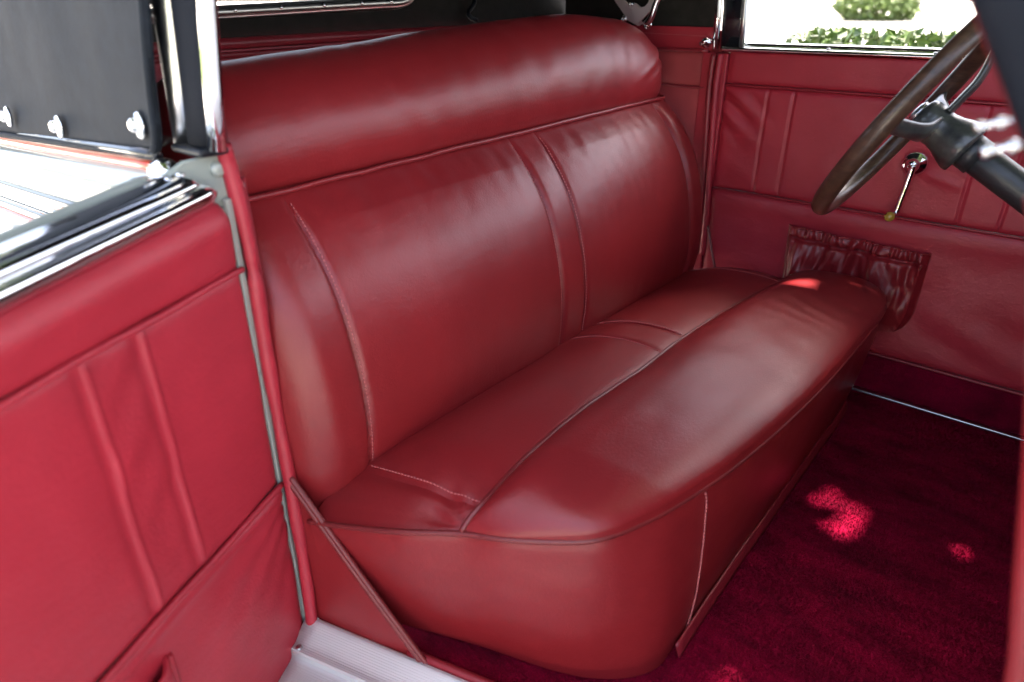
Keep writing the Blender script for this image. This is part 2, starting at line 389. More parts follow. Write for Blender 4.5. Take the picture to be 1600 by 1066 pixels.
# skirt
BASE = [(-.80, .500, .02), (-.745, .518, .02), (-.695, .536, .02), (-.60, .575, .018), (-.547, .597, .015), (-.475, .622, .012), (-.429, .640, .010), (-.380, .668, .006), (-.335, .708, .004), (-.308, .752, .004), (-.304, .80, .006), (-.305, .87, .01), (-.308, 1.083, .012), (-.310, 1.5, .012), (-.312, 1.76, .012), (-.335, 1.83, .012), (-.45, 1.86, .012), (-.60, 1.865, .012), (-.80, 1.865, .012)]
basep = resample(BASE, 300)
bmap = []
for i in range(301):
    t = i / 300; bmap.append(t)
def skirt_pt(s, t):
    a = at(pipe, s); b = at(basep, s); p = a.lerp(b, t)
    d = at(pipe, min(1, s + .01)) - at(pipe, max(0, s - .01)); n = Vector((d.y, -d.x, 0)).normalized()
    bul = .010 * math.sin(math.pi * t) - .004 * math.exp(-(t / .04) ** 2)
    wr = .0030 * nz((p.x, p.y, p.z * 1.3), 6, 21) + .0012 * nz((p.x, p.y, p.z * 2), 13, 22)
    wr += .004 * nz((p.x * 2, p.y * 2, p.z), 6, 24) * math.exp(-((t - .0) / .22) ** 2)
    return p + n * (bul + wr * min(1, (1 - t) * 6))
sS = near_idx(pipe, (-.308, .857, .32)) / 300
for a, b in ((0, sS), (sS, 1)):
    sk = link('skirt_panel', *grid(lambda u, v: skirt_pt(a + (b - a) * u, v), 130, 40), 'seat', seat)
stitches('stitching', [skirt_pt(sS - .001, .03 + .94 * k / 20) + Vector((.0022, -.0018, 0)) for k in range(21)], 'thread', sk, r=.0018, pitch=.006, dash=.0050)
thick(link('base_trim', *grid(lambda u, v: at(basep, .29 + .695 * u) + Vector((.005 + .008 * v, -.003 * (1 - sst(0, .1, u)), .022 - .026 * v + .004 * nz((u * 12, 0, 0), 1, 3))), 90, 4), 'welt', seat), .004)

# ------------------------------------------------------------------ car body
car = thing('car_body', 'pale grey-green vintage convertible body with red leather trim around the seat', 'car body', (-.3, 1.2, -.1))
thick(link('floor_carpet', *grid(lambda u, v: Vector((-1.35 + 2.25 * u, .47 + 1.50 * v, .0 + .002 * nz((u * 40, v * 30, 0), 1, 5))), 90, 70), 'carpet', car), .02)
pv = []; pf = []; prn = random.Random(5)
for _ in range(150000):
    x = prn.uniform(-.66, .30); y = prn.uniform(.49, 1.945)
    if x < -.33 and y > .70: continue
    if y < .50 + .27 * (x + .70): continue
    q = nz((x, y * 1.6, 0), 9, 61); a_ = prn.uniform(0, 6.3); h_ = prn.uniform(.004, .0075); lx = .0035 * q + prn.gauss(0, .0016); ly = -.002 + .0035 * nz((x, y, 4), 7, 62) + prn.gauss(0, .0016)
    c_ = .0011 * math.cos(a_); s_ = .0011 * math.sin(a_); o_ = len(pv)
    pv += [(x - c_, y - s_, .001), (x + c_, y + s_, .001), (x + lx, y + ly, h_)]; pf.append((o_, o_ + 1, o_ + 2))
cp = link('carpet_pile', pv, pf, 'carpet', car, False); cp['kind'] = 'stuff'
# far kick strip and bright rail
box('kick_carpet', (-1.0, 1.962, -.01), (.9, 1.99, .118), 'carpet', car, .002)
tube('binding', [(-1.0, 1.959, .118), (-.2, 1.957, .116), (.9, 1.957, .114)], .0042, 'welt', car, 8, 40)
rail = box('floor_rail', (-.55, 1.930, .001), (.9, 1.950, .009), 'steel', car, .003)
# floor tunnel edge and firewall, dashboard and scuttle beyond the frame
box('firewall', (.86, .45, -.02), (.90, 1.99, .85), 'dark', car)
dash = prism('dashboard', [(.30, .52, .62), (.28, .52, .84), (.34, .52, .90), (.88, .52, .93), (.88, .52, .62)], (0, 1.44, 0), 'welt', car, .02)
box('near_kick_panel', (.16, .47, -.25), (1.6, .52, .93), 'welt', car, .004)
box('scuttle', (.30, .42, .91), (1.6, 2.02, .965), 'paint', car, .02)
box('far_side_panel', (-.05, 1.99, -.25), (1.6, 2.03, .895), 'paint', car, .01)
# near sill plate: direction 15 degrees off the axis
SD = Vector((math.cos(R(15)), math.sin(R(15)), 0)); SN = Vector((SD.y, -SD.x, 0)); S0 = Vector((-.835, .450, 0))
def sl(s, o, z): return S0 + SD * s + SN * o + Vector((0, 0, z))
SP = [(.0, .014), (.006, .018), (.014, .016), (.034, .002), (.046, -.004), (.060, -.005), (.062, -.018), (.070, -.024), (.10, -.026), (.14, -.027), (.145, -.035), (.15, -.16)]
sp = resample([(a, b, 0) for a, b in SP], 60)
thick(link('sill_plate', *grid(lambda u, v: sl(-.004 + .98 * u, at(sp, v).x, at(sp, v).y +   .0002 * math.sin(v * 75 * 6.283)), 30, 480), 'sill', car), .003, 1)
for k in range(5): lathe('sill_screw', sl(.012 + .2 * k, .052, -.0045), (0, 0, 1), [(0, .006), (.002, .0055), (.003, .003)], 'steel', car, 14)
tube('carpet_binding', [sl(.20 + .02 * k, -.006 - .010 * math.sin(k * .3) * 0, .016) for k in range(36)], .008, 'welt', car, 8, 60)
# triangular seat side trim
def tri(u, v):
    top = sl(.0, -.004, .322); bl = sl(-.006, -.004, .012); br = sl(.232, -.004, .010)
    p = bl.lerp(br, u).lerp(top, v) ; return p + SN * (.004 * math.sin(math.pi * u) * (1 - v) + .002 * nz(p, 12, 2))
tp = link('seat_side_panel', *grid(tri, 30, 30), 'seat', car)
for d_, r_ in ((0, .0058), (.0105, .0050)):
    tube('piping', [sl(-.002 + d_, .000, .326), sl(.115 + d_, .002, .168), sl(.19 + d_, .001, .066), sl(.236 + d_, .0, .004)], r_, 'seatwelt', tp, 8, 50)
# near jamb: windlace roll, painted post
jamb = [(-.846, .452, .838), (-.850, .458, .80), (-.845, .462, .70), (-.842, .458, .55), (-.838, .456, .42), (-.830, .452, .28), (-.826, .448, .12), (-.826, .444, .02), (-.828, .440, -.06)]
def wr_(t): return .0103 + .0012 * math.sin(t * 31) * math.sin(t * 11) - .0025 * math.exp(-((t - .19) / .012) ** 2)
wl = tube('windlace', jamb, wr_, 'door', car, 14, 120)
jamb2 = [(-.862, .449, .80), (-.858, .449, .60), (-.853, .444, .40), (-.848, .436, .15), (-.846, .430, -.1)]
tube('windlace', [Vector(p) + Vector((.0, .022, -.01)) for p in jamb2], .011, 'welt', car, 12, 60)
prism('jamb_post', [(-.93, .36, -.25), (-.868, .36, -.25), (-.862, .475, -.25), (-.93, .475, -.25)], (0, 0, 1.05), 'paint', car, .006)
jp = prism('jamb_plate', [(-.862, .352, .765), (-.862, .462, .755), (-.862, .460, .828), (-.862, .400, .824), (-.862, .352, .800)], (.008, 0, 0), 'paint', car, .003)
lathe('bolt', (-.855, .443, .808), (1, 0, 0), [(0, .0105), (.004, .0105), (.007, .007), (.0078, .002)], 'paint', jp, 18)
lathe('bolt', (-.855, .385, .792), (1, 0, 0), [(0, .008), (.004, .008), (.0065, .005)], 'steel', jp, 18)
prism('door_check_plate', [(-.862, .36, -.06), (-.80, .40, -.06), (-.80, .44, -.06), (-.862, .455, -.06)], (0, 0, .012), 'paint', car, .003)
lathe('striker_bolt', (-.815, .432, -.047), (0, 0, 1), [(0, .009), (.008, .009), (.014, .006), (.016, .002)], 'paint', car, 16)
# near centre pillar
pill = [(-.846, .435, .838)]
def strip(name, x0, x1, yo, m_, bulge, z0=.838, z1=1.36, lean=-.02):
    def f(u, v):
        a = math.pi * u; x = x0 + (x1 - x0) * (.5 - .5 * math.cos(a)); y = yo - bulge * math.sin(a)
        return Vector((x + lean * v, y, z0 + (z1 - z0) * v))
    return thick(link(name, *grid(f, 20, 8), m_, car), .008, 1)
strip('pillar_chrome', -.915, -.884, .440, 'steel', .014, lean=.06)
strip('pillar_rubber', -.886, -.830, .440, 'postcloth', .012, lean=.09)
strip('pillar_moulding', -.830, -.816, .436, 'chrome', .008, lean=.12)
prism('pillar_core', [(-.915, .442, .835), (-.845, .442, .835), (-.845, .460, .835), (-.915, .460, .835)], (.07, 0, .5), 'rubber', car, .004)
box('pillar_foot', (-.905, .412, .828), (-.83, .452, .839), 'rubber', car, .005)
# exterior quarter with belt mouldings
QP = [(.475, .030), (.425, .028), (.408, .022), (.404, .012), (.412, .004), (.413, -.004), (.398, -.012), (.384, -.030), (.380, -.055), (.386, -.082), (.395, -.094), (.396, -.104), (.382, -.112), (.374, -.122), (.372, -.135), (.378, -.150), (.366, -.17), (.345, -.25), (.33, -.4), (.34, -.75)]
qp = resample([(a, b, 0) for a, b in QP], 120)
def belt(x): return .808 + .063 * (x + .92)
def quarter(u, v):
    x = -.925 - 2.1 * u; q = at(qp, v); return Vector((x, q.x + .05 * sst(0, 1, u) , belt(x) + q.y))
qb = link('rear_quarter', *grid(quarter, 60, 120), 'paint', car)
for vv, r_, m_ in ((.086, .008, 'black'), (.112, .0075, 'pin'), (.218, .008, 'black'), (.236, .0075, 'pin'), (.254, .008, 'chrome'), (.272, .007, 'black'), (.290, .006, 'pin')):
    tube('pinstripe' if m_ == 'pin' else 'belt_moulding', [quarter(u / 30, vv) + Vector((0, -.002, 0)) for u in range(31)], r_, m_, car, 10)
lathe('belt_end_cap', (-.925, .405, .800), (1, -.15, 0), [(0, .020), (.016, .021), (.026, .017), (.03, .006)], 'chrome', car, 20)
# rear trim behind the seat
def reart(u, v):
    y = .45 + 1.55 * u; z = .3 + .62 * v; return Vector((-1.40 + .012 * math.sin(math.pi * v) , y, z + .016 * u))
link('rear_trim', *grid(reart, 40, 24), 'door', car)
tube('rear_trim_roll', [(-1.394, .45, .920), (-1.394, 1.2, .930), (-1.390, 1.97, .938)], .011, 'welt', car, 12, 40)
tube('rear_trim_roll', [(-1.392, .45, .900), (-1.392, 1.2, .908), (-1.388, 1.97, .914)], .006, 'welt', car, 12, 40)
# far quarter trim
def fq(x0, x1, z0, z1, puff, sd=0):
    def f(u, v):
        p = Vector((x0 + (x1 - x0) * u, 1.955, z0 + (z1 - z0) * v))
        e = min(u, 1 - u) * (x1 - x0); g = min(v, 1 - v) * (z1 - z0)
        p.y -= puff * (1 - math.exp(-min(e, g) / .012)) + .0025 * nz(p, 14, 3 + sd); return p
    return f
link('quarter_panel', *grid(fq(-1.39, -.888, .784, .874, .007), 60, 20), 'quarter', car)
link('quarter_panel', *grid(fq(-1.39, -.872, .15, .780, .007, 2), 60, 60), 'quarter', car)
box('quarter_backing', (-1.40, 1.966, .05), (-.84, 1.99, .930), 'welt', car, .002)
tube('piping', [(-1.39, 1.949, .782), (-1.1, 1.949, .782), (-.89, 1.949, .780)], .0035, 'welt', car, 8, 20)
link('quarter_rail', *grid(fq(-1.39, -.880, .880, .938, .004, 4), 60, 14), 'door', car)
tube('piping', [(-1.39, 1.948, .877), (-1.1, 1.948, .877), (-.89, 1.947, .878)], .005, 'welt', car, 8, 20)
stitches('stitching', [(-1.2 + .30 * k / 10, 1.9485, .921 - .006 * k / 10) for k in range(11)], 'thread', car)
lathe('trim_screw', (-.914, 1.950, .896), (0, -1, 0), [(0, .0055), (.003, .005), (.004, .002)], 'steel', car, 14)
# acorn nut at the pillar foot
lathe('pillar_nut', (-.896, 1.95, .900), (0, -1, .15), [(0, .016), (.006, .016), (.012, .012), (.02, .010), (.027, .005)], 'chrome', car, 8)
# vertical windlace rolls of the far jamb
tube('windlace', [(-.868, 1.938, .872), (-.868, 1.936, .78), (-.855, 1.932, .6), (-.846, 1.930, .45), (-.842, 1.930, .30)], .0085, 'welt', car, 12, 60)
tube('windlace', [(-.848, 1.938, .872), (-.848, 1.934, .78), (-.836, 1.930, .6), (-.826, 1.928, .45), (-.822, 1.928, .30)], .0085, 'door', car, 12, 60)
box('jamb_trim', (-.905, 1.946, .14), (-.83, 1.975, .874), 'door', car, .004)
tube('seat_cord', [(-.815, 1.925, .395), (-.80, 1.918, .36), (-.775, 1.905, .30), (-.75, 1.90, .24)], .0035, 'seatwelt', car, 8, 20)
# far centre pillar
def fstrip(name, x0, x1, yo, m_, bulge, z0=.884, z1=1.36, lean=-.03):
    def f(u, v):
        a = math.pi * u; x = x0 + (x1 - x0) * (.5 - .5 * math.cos(a)); return Vector((x + lean * v, yo - bulge * math.sin(a), z0 + (z1 - z0) * v))
    return thick(link(name, *grid(f, 16, 6), m_, car), .01, -1)
fstrip('pillar_chrome', -.882, -.862, 1.955, 'chrome', .010)
fstrip('pillar_rubber', -.863, -.806, 1.965, 'black', .004)
fstrip('pillar_chrome', -.807, -.792, 1.960, 'steel', .008)
# near windscreen post and front jamb
post = [(-.225, .47, 1.30), (-.105, .485, 1.10), (-.046, .495, 1.00), (-.027, .50, .968), (-.002, .50, .927), (.018, .50, .895), (.043, .50, .85)]
pp = resample(post, 50)
def post_pt(u, v):
    c = at(pp, v); a = 2 * math.pi * u; wx = .022; wy = .020
    return c + Vector((wx * math.copysign(abs(math.cos(a)) ** .7, math.cos(a)), wy * math.copysign(abs(math.sin(a)) ** .7, math.sin(a)), .3 * wx * math.cos(a)))
wp = link('windscreen_post', *grid(post_pt, 40, 50), 'postcloth', car)
tube('post_edge_reflection', [p + Vector((-.022, .020, -.008)) for p in pp], .0035, 'seatwelt', wp, 10)  # thin red tube stands in for the reflection along the post edge
tube('post_moulding', [p + Vector((.030, -.010, .004)) for p in pp], .010, 'chrome', wp, 10)
for c, ax, sc in (((-.058, .60, .922), (-.9, -.1, -.28), .62), ((-.048, .60, .906), (-.9, -.1, -.30), .78)):
    c = Vector(c); ax = Vector(ax).normalized()
    lathe('latch_knob', c + ax * .012 * sc, -ax, [(0, .004 * sc), (.002 * sc, .0062 * sc), (.007 * sc, .0062 * sc), (.009 * sc, .0045 * sc), (.019 * sc, .0045 * sc), (.021 * sc, .007 * sc), (.027 * sc, .007 * sc), (.03 * sc, .004 * sc), (.06 * sc, .004 * sc)], 'chrome', wp, 20)
fj = [(-.010, .50, .90), (.003, .50, .862), (.031, .50, .75), (.056, .50, .636), (.076, .50, .542), (.092, .50, .40), (.10, .50, .0)]
tube('windlace', fj, .010, 'seat', car, 14, 60)
prism('front_jamb', [(.140, .44, -.25), (.20, .42, -.25), (.20, .52, -.25), (.135, .52, -.25)], (-.055, 0, 1.05), 'paint', car, .008)

# ------------------------------------------------------------------ soft top
top = thing('soft_top', 'raised black cloth convertible top with bright-framed rear window behind the seat', 'soft top', (-.7, 1.2, .95))
def roof(u, v):
    x = -1.75 + 1.55 * u; y = 1.2 + (.84 - .16 * u) * (2 * v - 1)
    return Vector((x, y, 1.225 + .05 * math.sin(math.pi * v) - .06 * (1 - u) ** 2 - .05 * sst(.93, 1, v) - .05 * sst(.93, 1, 1 - v)))
thick(link('roof_cloth', *grid(roof, 30, 30), 'canvas', top), .02)
# rear curtain with an opening for the window (four pieces round it, one mesh)
def curt(y, z): return Vector((-1.395 - .30 * max(0, z - .95) - .03 * math.sin(math.pi * (y - .45) / 1.55), y, z))
wy0, wy1, wz1 = .62, 1.36, 1.20
def wz0(y): return .985 + .020 * (y - .78) / .55 * 1.0
vs = []; fs = []
def addgrid(fn, a, b):
    v, f = grid(fn, a, b); o_ = len(vs); vs.extend(v); fs.extend([tuple(k + o_ for k in q) for q in f])
addgrid(lambda u, v: curt(.44 + (wy0 - .44) * u, .93 + .47 * v), 8, 20)
addgrid(lambda u, v: curt(wy1 + (2.0 - wy1) * u, .935 + .465 * v), 30, 20)
addgrid(lambda u, v: curt(wy0 + (wy1 - wy0) * u, .93 + (wz0(wy0 + (wy1 - wy0) * u) - .93) * v), 40, 6)
addgrid(lambda u, v: curt(wy0 + (wy1 - wy0) * u, wz1 + (1.4 - wz1) * v), 30, 8)
link('rear_curtain', vs, fs, 'lining', top)
wf = []
for k in range(13): y = wy0 + (wy1 - wy0 - .06) * k / 12; wf.append(curt(y, wz0(y)) + Vector((.008, 0, -.004)))
wf += [curt(wy1 - .02, wz0(wy1) + .008) + Vector((.008, 0, 0)), curt(wy1, 1.05) + Vector((.008, 0, 0)), curt(wy1, wz1), curt(wy1 - .05, wz1 + .03), curt(wy0 + .05, wz1 + .03), curt(wy0, wz1)]
fr = tube('window_frame', wf, .0135, 'steel', top, 10, 160)
for y in (.83, .941, 1.056, 1.167, 1.26):
    lathe('frame_screw', curt(y, wz0(y)) + Vector((.0215, 0, -.001)), (1, -.3, .2), [(0, .0042), (.002, .004), (.003, .002)], 'chrome', fr, 12)
link('window_glass', *grid(lambda u, v: curt(wy0 + (wy1 - wy0) * u, wz0(wy0) + (wz1 - wz0(wy0)) * v), 4, 4), 'glass', top)
tube('curtain_strap', [curt(1.56, 1.06) + Vector((.02, 0, 0)), curt(1.55, 1.005) + Vector((.03, 0, 0)), curt(1.515, .975) + Vector((.03, 0, 0)), curt(1.515, .962) + Vector((.035, 0, 0)), curt(1.54, .956) + Vector((.03, 0, 0))], .006, 'rubber', top, 8, 30)
# far quarter lining
link('quarter_lining', *grid(lambda u, v: Vector((-1.40 + (.515 - .03 * v) * u, 1.972 + .012 * math.sin(5 * u) * v, .934 + .45 * v - .006 * u)), 30, 20), 'lining', top)
# near quarter canvas, seen from outside
def canv(u, v):
    x1 = -.898 + .155 * v; x = x1 - .95 * u; z0 = belt(x) + .012
    rr = .055; c = max(0, rr - (x1 - x)) / rr
    z0 += rr * (1 - math.sqrt(max(0, 1 - c * c)))
    z = z0 + (1.39 - z0) * v; p = Vector((x, .415 + .10 * sst(0, 1, u) * v, z))
    p.y += (.006 * nz(p, 6, 31) + .0008 * nz((p.x * 2, p.y, p.z), 9, 32)) * sst(0, .2, v) - .012 - .004 * math.exp(-(u / .02) ** 2); return p
cq = thick(link('quarter_canvas', *grid(lambda u, v: canv(u ** 1.5, v), 90, 40), 'canvas', top), .006, 1)
tube('canvas_hem', [canv(0, 1 - k / 20) + Vector((0, -.003, 0)) for k in range(20)] + [canv((k / 30) ** 1.8, 0) + Vector((0, -.003, .002)) for k in range(31)], .005, 'canvas', cq, 8)
for x, z in ((-1.455, .822), (-1.228, .828), (-.945, .858)):
    sn = link('snap_fastener', *lathe_data((x, .400, z), (0, -1, .1), [(0, .012), (.003, .0125), (.006, .010), (.007, .006), (.012, .0065), (.015, .004)], 20), 'chrome', top)
    sn.data.transform(Matrix.Translation((x, .41, z)) @ Matrix.Diagonal((1, 1, 1.45, 1)) @ Matrix.Translation((-x, -.41, -z)))
# folding hinge irons of the top
iron = [(-1.240, 1.06), (-1.19, 1.06), (-1.144, 1.005), (-1.098, .961), (-1.080, .946), (-1.095, .938), (-1.129, .952), (-1.181, 1.006)]
def plate(pts, y, m_='plated', t=.006): return prism('hinge_iron', [(x, y, z) for x, z in pts], (0, t, 0), m_, top, .0015)
plate(iron, 1.905)
plate([(-1.116, 1.001), (-1.099, .996), (-1.084, .987), (-1.072, .989), (-1.062, .998), (-1.055, 1.02), (-1.01, 1.06), (-.99, 1.06), (-1.020, 1.01), (-1.034, .994), (-1.064, .968), (-1.088, .944), (-1.102, .952), (-1.104, .970), (-1.116, .985), (-1.122, .993)], 1.893)
hr = tube('hinge_arm', [(-1.0, 1.88, 1.06), (-1.025, 1.88, 1.005), (-1.039, 1.88, .965), (-1.053, 1.88, .943)], .0095, 'chrome', top, 12, 30)
for x, z, r_ in ((-1.053, .943, .014), (-1.130, .957, .009), (-1.109, .995, .007)):
    lathe('hinge_bolt', (x, 1.888, z), (0, -1, 0), [(0, r_), (.006, r_), (.010, r_ * .6), (.011, r_ * .55), (.011, r_ * .3), (.008, r_ * .28)], 'chrome', top, 18)

# ------------------------------------------------------------------ near door (open)
HG = Vector((-.85, .45, 0)); DU = Vector((.411, -.912, 0)).normalized(); DN = Vector((.912, .411, 0)).normalized()
nd = thing('open_door', 'open near-side car door with red leather trim, soft vertical welts and chrome sill', 'car door', HG)
def dp(u, z, d): return HG + DU * u + DN * d + Vector((0, 0, z))
def dz(u): return -.066 * u
def panel(name, u0, u1, z0, z1, fz, puff, parent, m_='door', nu=120, nv=60, rz=(0, 0), extra=None, tilt_=0):
    def f(a, b):
        u = u0 + (u1 - u0) * a; zb = z0 if not callable(z0) else z0(u); zt = z1 if not callable(z1) else z1(u); z = zb + (zt - zb) * b
        e = min((u - u0), (u1 - u)); g0 = z - zb; g1 = zt - z
        d = puff * (1 - math.exp(-max(0, e) / .008)) * (1 - math.exp(-max(0, g0) / .006)) * (1 - math.exp(-max(0, g1) / .006))
        if extra: d += extra(u, z, g0, g1)
        return fz(u, z, d)
    return link(name, *grid(f, nu, nv), m_, parent)
def nw(u, z, a=.003, sd=0): return a * nz((u, z, 0), 6, 40 + sd) + a * .5 * nz((u, z * .7, 0), 15, 41 + sd)
def top_roll(u, z, g0, g1):
    return nw(u, z, .002) - .022 * math.exp(-max(0, g1) / .012) + .004 * math.exp(-((g1 - .035) / .02) ** 2) - .03 * math.exp(-max(0, u - .012) / .008) * math.exp(-max(0, g1) / .02)
panel('upper_trim', .012, 1.02, .6752, lambda u: .781 + dz(u), dp, .012, nd, extra=top_roll)
def ridge(u, z, g0, g1):
    r = 0
    for c, s in ((.280, 1), (.196, 2), (.80, 3), (.88, 4)):
        cc = c + .0008 * math.sin(z * 30 + s) + .0022 * nz((z, s, 0), 14, 2)
        amp = .0038 * (1 + .35 * nz((z * 2, s * 3, 0), 12, 6))
        r += amp * math.exp(-((u - cc) / .0023) ** 2) - .003 * math.exp(-((u - cc - .010) / .009) ** 2)
    r *= min(1, g0 / .02, g1 / .012) if min(g0, g1) > 0 else 0
    # soft sag folds between the welts
    if .19 < u < .29: r += .0018 * math.sin((z * 1.0 + u * .9) * 75 + 2 * nz((u, z, 0), 9, 3)) * math.sin(math.pi * (u - .19) / .10) * max(0, .4 + nz((u, z, 1), 7, 4))
    return r + nw(u, z, .004, 3)
panel('middle_trim', .012, 1.02, .3113, .6748, dp, .007, nd, nu=300, nv=110, extra=ridge)
def low_f(u, z, g0, g1):
    r = .006 * math.exp(-((g1 - .014) / .010) ** 2)
    a = math.atan2(.31 - z, .05 + u); r += .0022 * math.sin(a * 22) * math.exp(-((u - .02) ** 2 + (z - .31) ** 2) / .03)
    return r + nw(u, z, .005, 6)
panel('lower_trim', .012, 1.02, -.28, .3108, dp, .007, nd, nu=160, nv=90, extra=low_f)
tube('piping', [dp(.012 + 1.0 * k / 30, .675 + .001 * math.sin(k), .0085) for k in range(31)], .0045, 'door', nd, 8, 90)
tube('piping', [dp(.012 + 1.0 * k / 30, .311 + .001 * math.sin(k), .0075) for k in range(31)], .0050, 'door', nd, 8, 90)
# pocket on the lower panel
def pk(a, b):
    u = .292 + .36 * a; z = .05 + .20 * b; d = .014 + .014 * math.sin(math.pi * a) ** .5 * b + .004 * math.sin(u * 140 + 3 * nz((u, z, 0), 12, 1)) * b
    d *= min(1, a / .03) if a < .03 else 1
    return dp(u, z - .01 * math.sin(math.pi * a) * b, d)
pkt = thick(link('pocket', *grid(pk, 90, 24), 'door', nd), .003)
tube('pocket_hem', [pk(a / 40, 1) for a in range(41)], .005, 'door', pkt, 8)
tube('pocket_side', [pk(.002, b / 10) + DN * .006 for b in range(11)], .007, 'door', pkt, 8)
# shell
prism('door_shell', [dp(.002, -.30, -.075), dp(1.03, -.30, -.075), dp(1.03, -.30, -.006), dp(.002, -.30, -.002)], (0, 0, 1.06), 'paint', nd, .006)
prism('door_edge', [dp(.0, -.30, -.004), dp(.011, -.30, -.004), dp(.011, -.30, .004), dp(.0, -.30, .004)], (0, 0, 1.07), 'paint', nd, .002)
# sill capping: bright strip, dark channel, pale outer edge
def cap(prof, name, m_, u0, u1, nose=.03):
    pr = resample([(a, b, 0) for a, b in prof], 24)
    def f(a, b):
        u = u0 + (u1 - u0) * a; q = at(pr, b); k = math.sqrt(max(0, 1 - max(0, 1 - (u - u0) / nose) ** 2))
        return dp(u, .778 + dz(u) + q.y * (.15 + .85 * k), q.x * (.4 + .6 * k) - .012 * (1 - k))
    return link(name, *grid(f, 90, 24), m_, nd)
cap([(.004, -.004), (.010, .002), (.011, .012), (.006, .019), (-.004, .022)], 'sill_chrome', 'chrome', .020, 1.02)
cap([(-.002, .013), (-.004, .026), (-.012, .034), (-.026, .038), (-.044, .036), (-.052, .034)], 'sill_capping', 'darkchrome', .030, 1.02)
cap([(-.050, .030), (-.052, .037), (-.057, .040), (-.064, .036), (-.070, .022), (-.074, -.05)], 'outer_edge', 'paint', .06, 1.02)
for u in (.055, .075):
    lathe('cap_screw', dp(u, .812 + dz(u), -.022), (0, 0, 1), [(0, .006), (.003, .006), (.005, .003)], 'chrome', nd, 14)

# ------------------------------------------------------------------ far door (closed)
fd = thing('closed_door', 'closed far-side car door with stitched crimson leather trim behind the steering wheel', 'car door', (-.4, 1.96, 0))
FX0, FX1 = -.828, .30
def fp(u, z, d): return Vector((u, 1.957 - d, z))
def f_top(u, z, g0, g1): return nw(u, z, .0015, 9)
panel('upper_trim', FX0, FX1, .797, .882, fp, .006, fd, extra=f_top)
FST = (-.704, -.634, -.192, -.105)
def f_mid(u, z, g0, g1):
    r = nw(u, z, .0028, 12)
    for c in FST: r -= .0045 * math.exp(-((u - c) / .0035) ** 2)
    # pull folds at the rear upper corner
    e = math.exp(-((u + .79) / .07) ** 2) * math.exp(-((z - .73) / .07) ** 2)
    r += .006 * e * math.sin((z - .78 + .75 * (u + .83)) * 90)
    r += .0022 * math.sin((z + .3 * u) * 60) * math.exp(-((u + .765) / .05) ** 2) * (1 if z < .66 else .3)
    # pull round the crank
    d = math.hypot(u + .313, z - .644); r -= .006 * math.exp(-(d / .03) ** 2)
    r += .0035 * math.exp(-((z - .628 + .25 * (u + .313)) / .012) ** 2) * sst(-.31, -.27, u) * (1 - sst(-.24, -.17, u))
    return r
panel('middle_trim', FX0, FX1, .506, .790, fp, .007, fd, nu=320, nv=90, extra=f_mid)
def f_low(u, z, g0, g1):
    r = nw(u, z, .005, 15) + .005 * math.exp(-((g1 - .03) / .03) ** 2)
    r += .004 * math.sin((z * 1.0 + u * .55) * 42) * sst(-.35, -.05, u) * math.exp(-((z - .22) / .08) ** 2)
    return r
panel('lower_trim', FX0, FX1, .122, .500, fp, .007, fd, nu=200, nv=90, extra=f_low)
tube('piping', [fp(FX0 + (FX1 - FX0) * k / 30, .7935, .005) for k in range(31)], .0034, 'welt', fd, 8, 60)
tube('piping', [fp(FX0 + (FX1 - FX0) * k / 30, .503, .005) for k in range(31)], .0030, 'welt', fd, 8, 60)
for c in FST: stitches('stitching', [fp(c, .512 + .272 * k / 20, .0062 + f_mid(c, .512 + .272 * k / 20, 1, 1)) for k in range(21)], 'thread' if c < -.5 else 'thread_red', fd, r=.0011)
# belt moulding (chrome) and painted outer shell
BM = [(.012, .878), (.016, .884), (.012, .890), (.002, .892), (-.010, .894), (-.012, .900), (-.024, .902), (-.034, .898), (-.036, .86)]
bm_ = resample([(a, b, 0) for a, b in BM], 40)
bmo = link('belt_moulding', *grid(lambda u, v: Vector((-.848 + 1.15 * u, 1.957 - at(bm_, v).x, at(bm_, v).y + .003 * u)), 20, 40), 'chrome', fd)
for x in (-.57, -.33): lathe('moulding_screw', (x, 1.952, .8935), (0, 0, 1), [(0, .005), (.002, .0045), (.003, .002)], 'steel', bmo, 12)
box('door_shell', (-.84, 1.965, -.1), (.30, 2.03, .885), 'paint', fd, .006)
# gathered pocket
def fpk(a, b):
    zt = .438 - .010 * a; zb = .195 + .02 * abs(2 * a - 1) ** 4
    x = -.585 + .362 * a - .012 * (1 - b) * (a - .5) * 2 + .010 * (1 - b) * (a > .5)
    z = zb + (zt - zb) * b
    rb = .07
    if b < .3 : x = x + (-.40 - x) * .10 * (1 - b / .3) ** 2
    xx = x + .012 * nz((x, z, 0), 9, 58)
    f1 = nz((xx, z * .20, 0), 27, 51); f2 = nz((xx, z * .30, 0), 60, 52)
    fold = 1.7 * math.copysign(abs(f1) ** .8, f1) + .7 * f2 + .5 * nz((xx, z * .9, 3), 34, 53) * (1 - b)
    br = sst(0, .05, a) * sst(0, .05, 1 - a)
    d = .004 + br * (.016 + .010 * math.sin(math.pi * min(1, (1 - b) * 1.1)) + .0115 * fold * (.45 + .55 * sst(.0, .5, b)) * (1 - .5 * sst(.86, .9, b)))
    d -= br * .010 * math.exp(-((b - .865) / .02) ** 2)
    if b > .88: d += br * (.0030 * math.sin(x * 260 + 6 * nz((x, z * .5, 0), 24, 54)) + .003 * nz((x, z, 0), 60, 57) + .003 * math.sin(math.pi * (b - .88) / .12))
    z += .0035 * nz((x, 0, 0), 26, 56) * b
    return Vector((x, 1.950 - d, z))
pk2 = link('pocket', *grid(fpk, 320, 90), 'pocket', fd)
tube('pocket_hem', [fpk(.01 + .98 * k / 120, 1.0) for k in range(121)], .0032, 'pocket', pk2, 8)
